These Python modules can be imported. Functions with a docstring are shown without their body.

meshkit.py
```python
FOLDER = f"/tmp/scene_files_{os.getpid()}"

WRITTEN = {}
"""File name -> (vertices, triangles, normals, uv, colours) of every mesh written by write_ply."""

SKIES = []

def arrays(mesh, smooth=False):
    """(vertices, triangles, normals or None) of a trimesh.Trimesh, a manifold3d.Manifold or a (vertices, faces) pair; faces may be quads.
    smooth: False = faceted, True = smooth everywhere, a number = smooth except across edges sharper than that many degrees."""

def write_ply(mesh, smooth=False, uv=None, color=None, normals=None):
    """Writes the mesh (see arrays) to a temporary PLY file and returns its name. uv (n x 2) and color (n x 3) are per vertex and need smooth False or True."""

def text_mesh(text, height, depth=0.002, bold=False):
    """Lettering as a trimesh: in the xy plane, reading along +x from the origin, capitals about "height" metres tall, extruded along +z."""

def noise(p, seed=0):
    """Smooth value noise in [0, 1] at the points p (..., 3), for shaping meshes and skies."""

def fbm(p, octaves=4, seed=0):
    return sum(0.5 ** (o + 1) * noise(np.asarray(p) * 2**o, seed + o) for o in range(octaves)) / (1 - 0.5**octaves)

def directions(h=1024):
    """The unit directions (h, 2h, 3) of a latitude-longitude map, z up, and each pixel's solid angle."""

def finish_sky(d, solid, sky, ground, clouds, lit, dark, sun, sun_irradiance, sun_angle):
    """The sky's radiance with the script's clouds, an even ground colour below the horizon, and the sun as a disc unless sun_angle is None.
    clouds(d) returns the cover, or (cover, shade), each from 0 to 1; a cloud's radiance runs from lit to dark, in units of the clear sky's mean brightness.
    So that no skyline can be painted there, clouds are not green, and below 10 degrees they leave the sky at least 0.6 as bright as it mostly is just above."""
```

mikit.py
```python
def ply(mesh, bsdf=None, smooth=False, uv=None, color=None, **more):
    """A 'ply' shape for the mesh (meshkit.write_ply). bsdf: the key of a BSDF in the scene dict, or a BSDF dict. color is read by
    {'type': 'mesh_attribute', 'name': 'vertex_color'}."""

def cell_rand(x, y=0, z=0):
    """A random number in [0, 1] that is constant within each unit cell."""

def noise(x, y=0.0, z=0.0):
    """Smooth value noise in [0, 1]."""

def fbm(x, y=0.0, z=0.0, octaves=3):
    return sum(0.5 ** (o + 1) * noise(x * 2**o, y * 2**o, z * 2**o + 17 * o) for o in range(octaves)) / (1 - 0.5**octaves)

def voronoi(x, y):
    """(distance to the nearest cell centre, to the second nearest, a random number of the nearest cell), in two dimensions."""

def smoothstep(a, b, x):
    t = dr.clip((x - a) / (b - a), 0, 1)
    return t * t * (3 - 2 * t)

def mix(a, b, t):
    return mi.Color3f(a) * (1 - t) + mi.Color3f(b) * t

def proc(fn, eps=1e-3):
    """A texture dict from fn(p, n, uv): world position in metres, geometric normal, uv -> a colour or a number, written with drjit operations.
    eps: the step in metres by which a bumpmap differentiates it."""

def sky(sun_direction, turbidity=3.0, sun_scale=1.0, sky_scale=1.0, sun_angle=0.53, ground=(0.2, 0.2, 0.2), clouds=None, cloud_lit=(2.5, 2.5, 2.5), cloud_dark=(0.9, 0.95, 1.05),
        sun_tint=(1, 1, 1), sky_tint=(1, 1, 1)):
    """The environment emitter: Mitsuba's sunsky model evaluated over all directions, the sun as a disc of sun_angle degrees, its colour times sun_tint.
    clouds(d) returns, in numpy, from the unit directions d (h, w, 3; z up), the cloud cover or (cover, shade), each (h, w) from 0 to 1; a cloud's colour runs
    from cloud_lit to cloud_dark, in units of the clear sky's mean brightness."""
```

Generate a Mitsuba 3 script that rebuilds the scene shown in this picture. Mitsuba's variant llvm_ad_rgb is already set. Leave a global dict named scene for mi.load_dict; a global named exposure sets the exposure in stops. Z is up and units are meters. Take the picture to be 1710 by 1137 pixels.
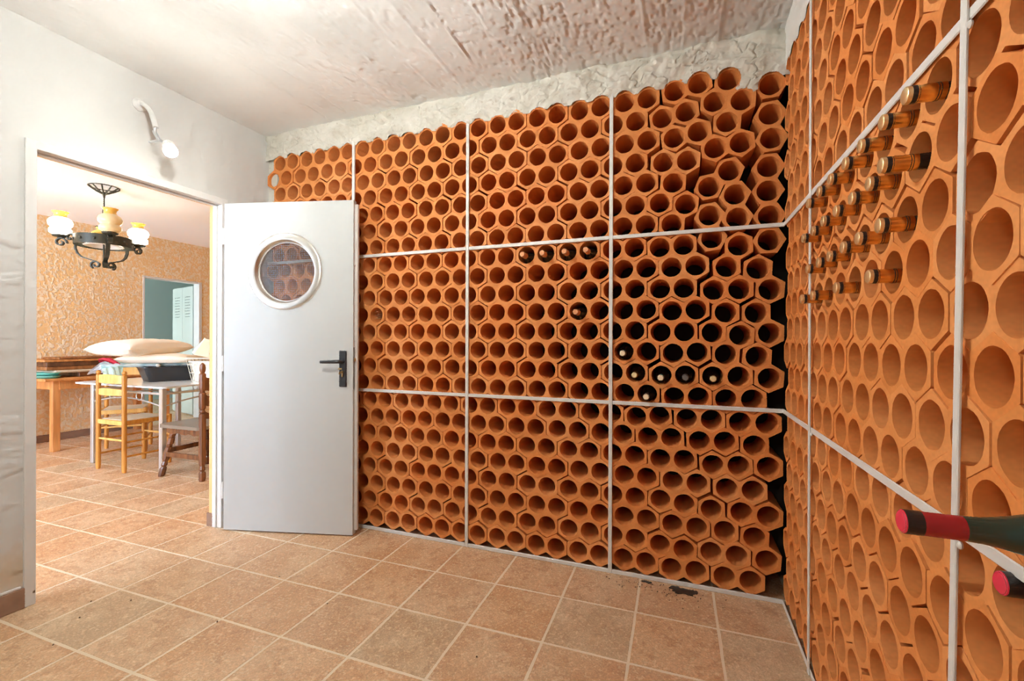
import math, random
import numpy as np, trimesh, drjit as dr, mitsuba as mi, mikit, meshkit
from shapely.geometry import Polygon, Point, box as sbox
from shapely import union_all, contains_xy
T = mi.ScalarTransform4f
V = np.array
rng = random.Random(7)
nrng = np.random.default_rng(7)
scene, labels = {}, {}

# ------------------------------------------------------------------ camera, light, exposure
FPX, YAW, ROLL, EYE = 750.73, 0.3589, 0.0033, (0.0, 0.0, 1.2)
_fw = V([-math.sin(YAW), math.cos(YAW), 0]); _r = V([math.cos(YAW), math.sin(YAW), 0])
_up = -_r * math.sin(ROLL) + V([0, 0, 1]) * math.cos(ROLL)
scene['camera'] = {'type': 'perspective', 'fov': math.degrees(2 * math.atan(855 / FPX)), 'fov_axis': 'x', 'near_clip': 0.02, 'far_clip': 60.0,
                   'to_world': T().look_at(origin=list(EYE), target=list(V(EYE) + _fw), up=list(_up))}
exposure = 1.74
LAMP = (85.0, 86.0, 78.0)       # the reflector bulb on the left wall
GLOBE = (37.0, 38.3, 36.6)         # pendant globes above and behind the camera
SHADE = (5.0, 4.4, 3.2)            # lit chandelier shades
WINDOW = (3.6, 4.7, 6.1)           # daylight window of the dining room
WINDOW2 = (0.95, 1.08, 1.10)          # daylight window of the far room

# ------------------------------------------------------------------ main measures
XL, XR, YB, ZC = -2.746, 0.4454, 2.368, 2.635
XF = -6.93
ZT = 2.486                          # top of the racks' bars
DEEP = 0.28

# ------------------------------------------------------------------ helpers
def numbered(base):
    if base not in scene and base not in labels: return base
    n = 1
    while f'{base}_{n:03d}' in scene or f'{base}_{n:03d}' in labels: n += 1
    return f'{base}_{n:03d}'
_ply = {}
def shape(mesh, bsdf, smooth=False, **kw): return mikit.ply(mesh, bsdf, smooth=smooth, **kw)
def part(parent, name, sh, tw=None, label=None, kind=None):
    base = f'{parent}__{name}' if parent else name
    key = base; n = 1
    while key in scene or (key in labels and parent): key = f'{base}_{n:03d}'; n += 1
    s = dict(sh)
    if tw is not None: s['to_world'] = tw
    scene[key] = s
    if label or kind:
        labels[key] = {}
        if label: labels[key]['label'] = label
        if kind: labels[key]['kind'] = kind
    return key
def thing(name, label, cat, group=None):
    key = numbered(name); labels[key] = {'label': label, 'category': cat}
    if group: labels[key]['group'] = group
    return key
def struct(name, mesh, bsdf, smooth=False, label=None):
    scene[name] = shape(mesh, bsdf, smooth); labels[name] = {'kind': 'structure'}
    if label: labels[name]['label'] = label
    return name
def cat(*ms): return trimesh.util.concatenate([m for m in ms if m is not None])
def bx(x0, x1, y0, y1, z0, z1, b=0.0):
    lo, hi = V([min(x0, x1), min(y0, y1), min(z0, z1)]), V([max(x0, x1), max(y0, y1), max(z0, z1)])
    if b <= 0:
        m = trimesh.creation.box(extents=hi - lo); m.apply_translation((lo + hi) / 2); return m
    b = min(b, 0.45 * (hi - lo).min()); pts = []
    for sx in (0, 1):
        for sy in (0, 1):
            for sz in (0, 1):
                c = V([(lo, hi)[sx][0], (lo, hi)[sy][1], (lo, hi)[sz][2]]); d = V([1 - 2 * sx, 1 - 2 * sy, 1 - 2 * sz]) * b
                for k in range(3):
                    p = c + d; p[k] = c[k]; pts.append(p)
    return trimesh.convex.convex_hull(V(pts))
def tube(pts, r, n=10, cap=True):
    pts = V(pts, float) if False else np.asarray(pts, float)
    r = np.broadcast_to(np.asarray(r, float), (len(pts),))
    t = np.gradient(pts, axis=0); t /= np.linalg.norm(t, axis=1, keepdims=True)
    u = np.cross(t[0], [0, 0, 1.0])
    if np.linalg.norm(u) < 1e-3: u = np.cross(t[0], [1.0, 0, 0])
    u /= np.linalg.norm(u); rings = []
    for i in range(len(pts)):
        u = u - t[i] * (u @ t[i]); u /= np.linalg.norm(u); w = np.cross(t[i], u)
        a = np.arange(n) * 2 * np.pi / n
        rings.append(pts[i] + r[i] * (np.cos(a)[:, None] * u + np.sin(a)[:, None] * w))
    v = np.vstack(rings); f = []
    for i in range(len(pts) - 1):
        for k in range(n):
            a, b, c, d = i * n + k, i * n + (k + 1) % n, (i + 1) * n + (k + 1) % n, (i + 1) * n + k
            f += [[a, b, c], [a, c, d]]
    if cap:
        for i, s in ((0, -1), (len(pts) - 1, 1)):
            v = np.vstack([v, pts[i]]); c = len(v) - 1
            for k in range(n):
                a, b = i * n + k, i * n + (k + 1) % n
                f.append([c, b, a] if s < 0 else [c, a, b])
    return trimesh.Trimesh(v, V(f), process=False)
def lathe(prof, n=24, axis='z'):
    m = trimesh.creation.revolve(np.asarray(prof, float), sections=n)
    if axis == 'x': m.apply_transform(trimesh.transformations.rotation_matrix(np.pi / 2, [0, 1, 0]))
    return m
def xf(m, M): m = m.copy(); m.apply_transform(M); return m
def mv(m, x=0, y=0, z=0, rz=0.0):
    m = m.copy()
    if rz: m.apply_transform(trimesh.transformations.rotation_matrix(rz, [0, 0, 1]))
    m.apply_translation([x, y, z]); return m
def extr(poly, h): return trimesh.creation.extrude_polygon(poly, h, engine='earcut')
def arc(fn, n): return V([fn(t) for t in np.linspace(0, 1, n)])
def grid(P, flip=False):
    nu, nv = P.shape[:2]; i = np.arange(nu * nv).reshape(nu, nv)
    f = np.stack([i[:-1, :-1], i[1:, :-1], i[1:, 1:], i[:-1, 1:]], -1).reshape(-1, 4)
    if flip: f = f[:, ::-1]
    return trimesh.Trimesh(P.reshape(-1, 3), np.vstack([f[:, [0, 1, 2]], f[:, [0, 2, 3]]]), process=False)
def place(x, y, z=0.0, rz=0.0): return T().translate([x, y, z]) @ T().rotate([0, 0, 1], rz)

# ------------------------------------------------------------------ materials
def rgb(c): return {'type': 'rgb', 'value': list(c)}
def pr(name, col, rough=0.5, spec=0.5, metal=0.0, bump=None, scale=0.001, **kw):
    c = col if isinstance(col, dict) else rgb(col)
    b = {'type': 'principled', 'base_color': c, 'roughness': rough, 'specular': spec, 'metallic': metal, **kw}
    if bump is not None: b = {'type': 'bumpmap', 'arbitrary': bump, 'scale': scale, 'bsdf': b}
    scene[name] = {'type': 'twosided', 'bsdf': b} if not kw.get('spec_trans') else b
    return name
nz, fb, sst, mx = mikit.noise, mikit.fbm, mikit.smoothstep, mikit.mix
def terra(c0, c1, s):
    def fn(p, n, uv):
        t = fb(p.x * 14 + s, p.y * 14, p.z * 14, 3)
        g = nz(p.x * 170, p.y * 170, p.z * 170)
        return mx(c0, c1, sst(0.3, 0.7, t)) * (0.94 + 0.12 * g)
    return mikit.proc(fn)
TC = [((0.59, 0.212, 0.058), (0.64, 0.242, 0.071)), ((0.60, 0.20, 0.051), (0.64, 0.225, 0.061)), ((0.62, 0.235, 0.070), (0.66, 0.265, 0.087)), ((0.56, 0.195, 0.053), (0.61, 0.22, 0.063))]
for i, (a, b) in enumerate(TC): pr(f'terracotta_{i}', terra(a, b, 3.7 * i), 0.62, 0.25)
def tilefn(c0, c1, c2, s):
    def fn(p, n, uv):
        t = fb(p.x * 5.5 + s, p.y * 5.5, 2.0, 4); u = fb(p.x * 30, p.y * 30 + s, 5.0, 3); w = nz(p.x * 260, p.y * 260)
        c = mx(c0, c1, sst(0.32, 0.68, t)); c = mx(c, c2, sst(0.52, 0.75, u) * 0.55)
        v = nz(p.x * 120 + s, p.y * 120)
        c = mx(c, (0.72, 0.58, 0.40), sst(0.62, 0.9, v) * 0.35)
        return c * (0.84 + 0.32 * w)
    return mikit.proc(fn)
def tilebump(p, n, uv): return fb(p.x * 45, p.y * 45, 0.0, 4)
TB = mikit.proc(tilebump, eps=2e-3)
TL = [((0.473, 0.288, 0.163), (0.542, 0.370, 0.228), (0.404, 0.224, 0.116)), ((0.490, 0.284, 0.150), (0.542, 0.348, 0.202), (0.413, 0.215, 0.103)), ((0.447, 0.305, 0.185), (0.525, 0.387, 0.249), (0.387, 0.241, 0.133))]
for i, c in enumerate(TL): pr(f'floor_tile_{i}', tilefn(*c, 11.3 * i), 0.40, 0.45, bump=TB, scale=0.0040)
pr('grout', (0.656, 0.541, 0.394), 0.8, 0.2)
def stucco(p, n, uv): return fb(p.x * 38, p.y * 38, p.z * 38, 4) + 0.5 * sst(0.55, 0.7, fb(p.x * 11, p.y * 11, p.z * 11, 3))
STB = mikit.proc(stucco, eps=2e-3)
def walltone(p, n, uv):
    t = fb(p.x * 1.2, p.y * 1.2, p.z * 1.2, 3)
    d = sst(0.42, 0.0, p.z + 0.25 * fb(p.x * 9, p.y * 9, p.z * 4, 3)) * sst(1.35, 0.95, p.y + 0.0) * 0.0
    c = mx((0.53, 0.53, 0.515), (0.58, 0.58, 0.56), t)
    st = sst(0.16, 0.04, dr.sqrt(dr.square((p.y - 1.09) * 1.0) + dr.square(p.z - 0.17)) + 0.12 * fb(p.x * 30, p.y * 30, p.z * 14, 3) - 0.05)
    return mx(c, (0.50, 0.36, 0.21), st * 0.6)
pr('white_stucco', mikit.proc(walltone), 0.8, 0.15, bump=STB, scale=0.010)
pr('white_paint', (0.640, 0.635, 0.623), 0.8, 0.2)
def plastertone(p, n, uv):
    t = fb(p.x * 9, p.y * 9, p.z * 9, 4); u = fb(p.x * 55, p.y * 55, p.z * 55, 3)
    c = mx((0.52, 0.50, 0.435), (0.60, 0.585, 0.53), sst(0.3, 0.7, t))
    return mx(c, (0.42, 0.37, 0.30), sst(0.66, 0.8, u) * 0.55)
pr('rough_plaster', mikit.proc(plastertone), 0.9, 0.1)
def ceiltone(p, n, uv):
    t = fb(p.x * 4, p.y * 1.0, 3.0, 4); u = nz(p.x * 90, p.y * 30)
    c = mx((0.575, 0.59, 0.58), (0.645, 0.655, 0.645), sst(0.3, 0.7, t))
    w = sst(-0.9, -2.2, p.x + 0.35 * fb(p.x * 2, p.y * 2, 0.0, 2))
    return mx(c, (0.66, 0.66, 0.645), w * 0.8)
pr('raw_concrete', mikit.proc(ceiltone), 0.9, 0.1)
pr('ceiling_paint', (0.78, 0.77, 0.76), 0.9, 0.1)
def spongefn(p, n, uv):
    a = fb(p.y * 46 + 9 * p.z, p.z * 40 - 8 * p.y, p.x * 20, 4)
    return a
def orangetone(p, n, uv):
    a = spongefn(p, n, uv); t = fb(p.y * 1.5, p.z * 1.5, p.x * 1.5, 2)
    c = mx((0.80, 0.54, 0.26), (0.76, 0.50, 0.24), t)
    return mx(c, (0.84, 0.70, 0.50), sst(0.40, 0.64, a))
def orangebump(p, n, uv): return sst(0.46, 0.62, spongefn(p, n, uv)) + 0.3 * fb(p.x * 60, p.y * 60, p.z * 60, 2)
pr('orange_stucco', mikit.proc(orangetone), 0.75, 0.2, bump=mikit.proc(orangebump, eps=3e-3), scale=0.006)
pr('orange_paint', (0.80, 0.50, 0.22), 0.6, 0.3)
def skirt(p, n, uv): return mx((0.20, 0.115, 0.075), (0.31, 0.19, 0.13), fb(p.x * 22, p.y * 22, p.z * 22, 4))
pr('skirting_tile', mikit.proc(skirt), 0.45, 0.4)
pr('bar_white', (0.615, 0.615, 0.599), 0.35, 0.5)
pr('door_white', (0.455, 0.458, 0.442), 0.38, 0.5)
pr('door_edge', (0.590, 0.566, 0.541), 0.45, 0.4)
pr('brushed_steel', (0.72, 0.69, 0.64), 0.28, 0.5, 1.0)
pr('dark_steel', (0.22, 0.20, 0.18), 0.4, 0.5, 1.0)
pr('black_iron', (0.018, 0.020, 0.024), 0.34, 0.6)
pr('brass', (0.62, 0.45, 0.22), 0.3, 0.5, 1.0)
pr('gold_foil', (0.80, 0.48, 0.15), 0.24, 0.5, 1.0)
pr('gold_cap', (0.95, 0.76, 0.42), 0.28, 0.5, 0.8)
pr('copper_foil', (0.60, 0.25, 0.10), 0.5, 0.3, 0.2)
pr('copper_cap', (0.66, 0.30, 0.14), 0.65, 0.3, 0.1)
pr('foil_black', (0.012, 0.010, 0.010), 0.3, 0.5)
pr('bottle_dark', (0.012, 0.010, 0.008), 0.12, 0.6)
pr('bottle_green', (0.012, 0.032, 0.024), 0.14, 0.6)
pr('teal_foil', (0.02, 0.13, 0.12), 0.3, 0.5, 0.3)
pr('cork', (0.74, 0.62, 0.43), 0.7, 0.2)
pr('silver_foil', (0.16, 0.15, 0.15), 0.3, 0.5, 0.8)
pr('red_foil', (0.28, 0.012, 0.016), 0.36, 0.5)
pr('red_wax', (0.62, 0.03, 0.065), 0.38, 0.5)
pr('chand_iron', (0.040, 0.042, 0.030), 0.34, 0.6, 0.25)
pr('amber_glass', (0.80, 0.50, 0.10), 0.15, 0.6)
pr('amber_pale', (0.80, 0.66, 0.38), 0.25, 0.5)
pr('opal_glass', (0.85, 0.82, 0.74), 0.3, 0.5)
def wood(c0, c1, s):
    def fn(p, n, uv):
        g = fb(p.x * 34 + s, p.y * 34, p.z * 3.0, 3); h = nz(p.x * 110, p.y * 110, p.z * 8)
        return mx(c0, c1, sst(0.3, 0.7, g)) * (0.9 + 0.2 * h)
    return mikit.proc(fn)
pr('pine', wood((0.46, 0.19, 0.03), (0.60, 0.28, 0.055), 1), 0.35, 0.5)
pr('pine_pale', wood((0.66, 0.37, 0.10), (0.74, 0.45, 0.15), 5), 0.32, 0.5)
pr('oak_dark', wood((0.10, 0.036, 0.014), (0.20, 0.075, 0.026), 2), 0.34, 0.5)
pr('table_wood', wood((0.50, 0.205, 0.06), (0.62, 0.29, 0.10), 3), 0.4, 0.4)
pr('board_dark', wood((0.085, 0.036, 0.018), (0.15, 0.065, 0.03), 4), 0.4, 0.4)
pr('board_brown', wood((0.22, 0.085, 0.03), (0.34, 0.14, 0.05), 6), 0.4, 0.4)
pr('board_orange', wood((0.42, 0.17, 0.05), (0.55, 0.25, 0.08), 7), 0.4, 0.4)
pr('rush', (0.56, 0.47, 0.34), 0.6, 0.3)
pr('leather_grey', (0.20, 0.165, 0.13), 0.30, 0.5)
pr('chrome_grey', (0.60, 0.63, 0.66), 0.30, 0.5, 0.7)
pr('frosted_top', (0.60, 0.64, 0.66), 0.10, 0.7)
pr('pillow_cream', (0.80, 0.72, 0.60), 0.85, 0.1)
pr('pillow_mint', (0.74, 0.78, 0.72), 0.85, 0.1)
def padfn(p, n, uv):
    a = sst(0.44, 0.5, dr.abs(dr.sin(p.x * 42 + 2 * nz(p.x * 8, p.y * 8)))) ; b = nz(p.x * 30, p.y * 30, p.z * 30)
    return mx((0.42, 0.60, 0.64), (0.70, 0.80, 0.80), a * (0.5 + 0.5 * b))
pr('pad_blue', mikit.proc(padfn), 0.85, 0.1)
pr('basin_black', (0.035, 0.036, 0.040), 0.3, 0.5)
pr('towel_teal', (0.50, 0.68, 0.63), 0.9, 0.1)
pr('towel_lilac', (0.70, 0.72, 0.80), 0.9, 0.1)
pr('cloth_red', (0.45, 0.03, 0.05), 0.8, 0.2)
pr('plastic_red', (0.65, 0.03, 0.03), 0.3, 0.5)
pr('tray_teal', (0.16, 0.50, 0.43), 0.35, 0.5)
pr('wire_white', (0.78, 0.74, 0.64), 0.4, 0.5)
pr('shade_cream', (0.80, 0.66, 0.48), 0.8, 0.1)
pr('pale_teal', (0.50, 0.60, 0.585), 0.6, 0.3)
pr('louvre_white', (0.60, 0.66, 0.64), 0.5, 0.3)
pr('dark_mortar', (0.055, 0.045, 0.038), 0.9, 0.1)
pr('slot_dark', (0.25, 0.30, 0.29), 0.7, 0.2)
pr('soot', (0.020, 0.015, 0.012), 0.35, 0.5)
pr('crumb', (0.10, 0.055, 0.03), 0.8, 0.1)
pr('straw', (0.62, 0.42, 0.24), 0.7, 0.2)
scene['pane_glass'] = {'type': 'thindielectric', 'int_ior': 1.5}

# ------------------------------------------------------------------ the setting
# floor: grout bed and single tiles
TS, TA, TO = 0.3339, 0.0106, V([-1.5187, 2.0427])
TM = V([[math.cos(TA), math.sin(TA)], [math.sin(TA), -math.cos(TA)]]) * TS
struct('floor', bx(-10.0, 0.75, -2.3, 6.6, -0.10, -0.0016), 'grout', label='beige terracotta tile floor with pale grout')
def tile_mesh(seed):
    r = random.Random(seed); h = TS / 2 - 0.0035; P = []
    for k in range(4):
        a, b = [V(c) for c in (((-1, -1), (1, -1)), ((1, -1), (1, 1)), ((1, 1), (-1, 1)), ((-1, 1), (-1, -1)))[k]]
        for t in (0, 0.25, 0.5, 0.75):
            q = (a + (b - a) * t) * h; P.append(q * (1 - r.uniform(0, 0.012)))
    P = V(P); n = len(P); c = 0.0022
    nrm = P / np.linalg.norm(P, axis=1, keepdims=True)
    v = np.vstack([np.c_[P, np.full(n, -0.008)], np.c_[P, np.full(n, -c)], np.c_[P - nrm * c, np.zeros(n)], [[0, 0, 0]]]); f = []
    for i in range(n):
        j = (i + 1) % n
        f += [[i, j, n + j], [i, n + j, n + i], [n + i, n + j, 2 * n + j], [n + i, 2 * n + j, 2 * n + i], [2 * n + i, 2 * n + j, 3 * n]]
    return trimesh.Trimesh(v, V(f), process=False)
tmesh = [tile_mesh(s) for s in range(4)]
tply = [[shape(m, f'floor_tile_{k}') for k in range(3)] for m in tmesh]
def px(P):
    d = V(P, float) - V(EYE); z = d @ _fw
    return (855 + FPX * (d @ _r) / z, 568.5 - FPX * d[2] / z) if z > 0.05 else (None, None)
rest = []
for i in range(-28, 9):
    for j in range(-16, 16):
        c = TO + V([i, j]) @ TM + V([0.5, 0.5]) @ TM
        if not (-9.8 < c[0] < 0.60 and -2.2 < c[1] < 6.4): continue
        u, v = px((c[0], c[1], 0)); seen = u is not None and -140 < u < 1560 and v < 1330
        if c[0] < XL - 0.1:
            yy = c[1] * abs(XL / c[0]); seen = seen and 1.08 < yy < 2.12
        seen = seen and c[1] < 2.62 if c[0] > XL else seen
        rz = math.degrees(TA) + 90 * rng.randrange(4); k = rng.choice((0, 0, 1, 1, 2)); m = rng.randrange(4)
        tilt = T().rotate([1, 0, 0], rng.uniform(-.12, .12)) @ T().rotate([0, 1, 0], rng.uniform(-.12, .12))
        if seen: part('floor', 'tile', tply[m][k], place(c[0], c[1], -rng.uniform(0.0002, 0.0012), rz) @ tilt)
        else: rest.append(mv(tmesh[m], c[0], c[1], -0.001, math.radians(rz)))
part('floor', 'tile_field', shape(cat(*rest), 'floor_tile_1'), kind='stuff')
# soot stains by the back rack
def blot(cx, cy, rx, ry, seed, n=26, h=0.0016):
    r = random.Random(seed); P = []
    for k in range(n):
        a = 2 * math.pi * k / n; q = r.uniform(0.65, 1.15); P.append((cx + rx * q * math.cos(a), cy + ry * q * math.sin(a)))
    return mv(extr(Polygon(P).buffer(0), h), z=0.0002)
part('floor', 'soot_stain', shape(cat(blot(0.018, 2.305, 0.062, 0.030, 1), blot(-0.020, 2.325, 0.03, 0.02, 2), blot(0.062, 2.318, 0.022, 0.02, 3)), 'soot'), label='black soot stain on the tile below the back rack')
part('floor', 'soot_stain', shape(cat(blot(-0.160, 2.335, 0.026, 0.010, 4), blot(-0.145, 2.330, 0.016, 0.010, 5)), 'soot'), label='smaller black smear beside the large stain')
cr = []
for k in range(90):
    x, y = (rng.gauss(-0.19, 0.07), rng.gauss(2.30, 0.035)) if k < 60 else (rng.gauss(0.02, 0.08), rng.gauss(2.25, 0.035))
    if y < 2.34: cr.append(mv(trimesh.creation.icosphere(subdivisions=0, radius=rng.uniform(0.0012, 0.0034)), x, y, 0.0012))
for x, y in ((-2.42, 1.16), (-2.36, 1.32), (-2.3, 1.02), (-1.84, 1.35), (-1.5, 1.62), (-1.17, 1.86), (-0.72, 1.55), (-1.9, 1.72), (-2.52, 1.25)):
    cr.append(mv(trimesh.creation.icosphere(subdivisions=0, radius=0.0035), x, y, 0.0015))
part('floor', 'crumbs', shape(cat(*cr), 'crumb'), kind='stuff', label='dark crumbs scattered on the tiles')

# ceiling: board-marked raw concrete over the cellar
def ceiling_sheet():
    nx, ny = 300, 420
    x = np.linspace(XL - 0.02, XR + 0.10, ny)[:, None] * np.ones((1, nx)); y = np.linspace(0.35, YB + 0.06, nx)[None] * np.ones((ny, 1))
    xs = x + 0.10 * (y - 1.5) * np.clip(-x / 2.5, -0.2, 1.0) * 0.2
    P3 = np.stack([xs, y, y * 0], -1)
    w = xs / 0.165 + 0.25 * (meshkit.noise(np.stack([xs * 3.1, y * 0.2, y * 0], -1)) - 0.5); k = np.floor(w); t = w - k
    plank = meshkit.noise(np.stack([k * 7.3, k * 0, k * 0], -1)) * 0.004
    keep = meshkit.noise(np.stack([k * 3.7, y * 2.3, k * 0 + 4], -1))
    ridge = np.exp(-((np.minimum(t, 1 - t)) / 0.035) ** 2) * 0.0042 * np.clip((keep - 0.30) * 2.4, 0, 1) * (0.5 + meshkit.noise(np.stack([xs * 20, y * 26, y * 0], -1)))
    pk = meshkit.fbm(np.stack([xs * 85, y * 24, y * 0 + 2], -1), 2, 3); dens = meshkit.fbm(np.stack([xs * 3.0, y * 1.5, y * 0], -1), 2, 9)
    pits = np.clip((pk - 0.60 + 0.30 * (dens - 0.5)) * 9, 0, 1) * 0.0040
    und = (meshkit.fbm(np.stack([xs * 2, y * 2, y * 0], -1), 3, 5) - 0.5) * 0.007 + (meshkit.fbm(np.stack([xs * 60, y * 60, y * 0], -1), 2, 6) - 0.5) * 0.0022
    quiet = np.clip((x + 2.9) / 1.3, 0.12, 1.0)
    return grid(np.stack([x, y, ZC + (plank - ridge + pits) * quiet + und - 0.002], -1))
struct('ceiling', cat(bx(XL - 0.10, 0.75, -2.3, 2.70, ZC + 0.012, ZC + 0.12), bx(XL - 0.02, 0.75, -2.3, 0.36, ZC - 0.004, ZC + 0.02)), 'raw_concrete', label='raw board-marked concrete ceiling, whitewashed at the left')
part('ceiling', 'board_marked_face', shape(ceiling_sheet(), 'raw_concrete', True))
struct('ceiling_dining', bx(XF - 0.2, XL - 0.10, -1.2, 6.4, ZC, ZC + 0.1), 'ceiling_paint', label='white ceiling of the dining room')

# left wall with the doorway, white towards the cellar and orange towards the dining room
DY0, DY1, DH = 1.113, 2.070, 2.100
struct('wall_left', cat(bx(XL - 0.058, XL, -2.3, DY0, 0, ZC + 0.02), bx(XL - 0.058, XL, DY1, 2.70, 0, ZC + 0.02), bx(XL - 0.058, XL, DY0, DY1, DH, ZC + 0.02)), 'white_stucco', label='white stuccoed wall with the doorway')
part('wall_left', 'orange_plaster', shape(cat(bx(XL - 0.10, XL - 0.058, -1.2, 1.153, 0, ZC + 0.02), bx(XL - 0.10, XL - 0.058, 2.030, 6.4, 0, ZC + 0.02), bx(XL - 0.10, XL - 0.058, 1.153, 2.030, 2.0606, ZC + 0.02)), 'orange_paint'), label='orange reveal of the doorway')
# rear and camera-side shell of the cellar
def plaster_sheet(u0, u1, v0, v1, nu, nv, fn, cut, seed, amp=0.011):
    u = np.linspace(u0, u1, nu)[:, None] * np.ones((1, nv)); v = np.linspace(v0, v1, nv)[None] * np.ones((nu, 1))
    a = meshkit.fbm(np.stack([u * 9, v * 14, u * 0], -1), 4, seed); b = meshkit.fbm(np.stack([u * 34, v * 34, u * 0], -1), 3, seed + 3)
    sw = np.abs(meshkit.fbm(np.stack([u * 7 + 2 * a, v * 11 - 2 * a, u * 0 + 5], -1), 2, seed + 7) - 0.5)
    d = (a - 0.5) * amp * 2.2 + (b - 0.5) * amp * 0.8 - np.exp(-(sw / 0.02) ** 2) * amp * 0.45 + amp * 0.4
    top = np.clip((v - (v1 - 0.03)) / 0.03, 0, 1); d = d * (1 - 0.4 * top)
    m = grid(fn(u, v, d)); c = (np.stack([u, v], -1).reshape(-1, 2))[m.faces].mean(1)
    keep = ~cut(c)
    m.update_faces(keep); m.remove_unreferenced_vertices(); return m
struct('wall_back', cat(bx(XL, XR + 0.02, YB + 0.035, YB + DEEP + 0.012, 2.515, ZC + 0.02)), 'rough_plaster', label='back wall with a trowelled plaster band above the rack')
struct('wall_right', cat(bx(XR + 0.035, XR + DEEP + 0.02, -2.3, YB + 0.1, 2.515, ZC + 0.02)), 'rough_plaster', label='right wall with a plaster band above the rack')
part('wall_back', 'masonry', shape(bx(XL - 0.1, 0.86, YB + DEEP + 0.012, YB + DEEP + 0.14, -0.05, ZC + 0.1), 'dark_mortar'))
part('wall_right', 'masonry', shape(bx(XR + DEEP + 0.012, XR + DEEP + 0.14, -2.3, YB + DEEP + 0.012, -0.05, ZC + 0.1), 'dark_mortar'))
part('wall_back', 'plaster_fillet', shape(bx(XL - 0.01, XL + 0.075, YB + 0.018, YB + 0.12, 2.02, 2.53, 0.004), 'rough_plaster'))
struct('wall_front', bx(XL - 0.1, 0.80, -2.42, -2.3, -0.05, ZC + 0.1), 'white_paint')
# skirting
bl = bx(XL, XL + 0.012, 0.0, 1.116, 0, 0.090, 0.002)
struct('baseboard_left', bl, 'skirting_tile', label='dark brown tile baseboard left of the doorway')
part('baseboard_left', 'plaster_lip', shape(bx(XL, XL + 0.009, 0.0, 1.105, 0.0905, 0.102, 0.003), 'white_paint'))
for k in range(3): pass
struct('baseboard_doorway', bx(XL - 0.112, XL - 0.0565, 2.022, 2.032, 0, 0.085, 0.002), 'skirting_tile', label='brown tile baseboard piece at the orange reveal')
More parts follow.
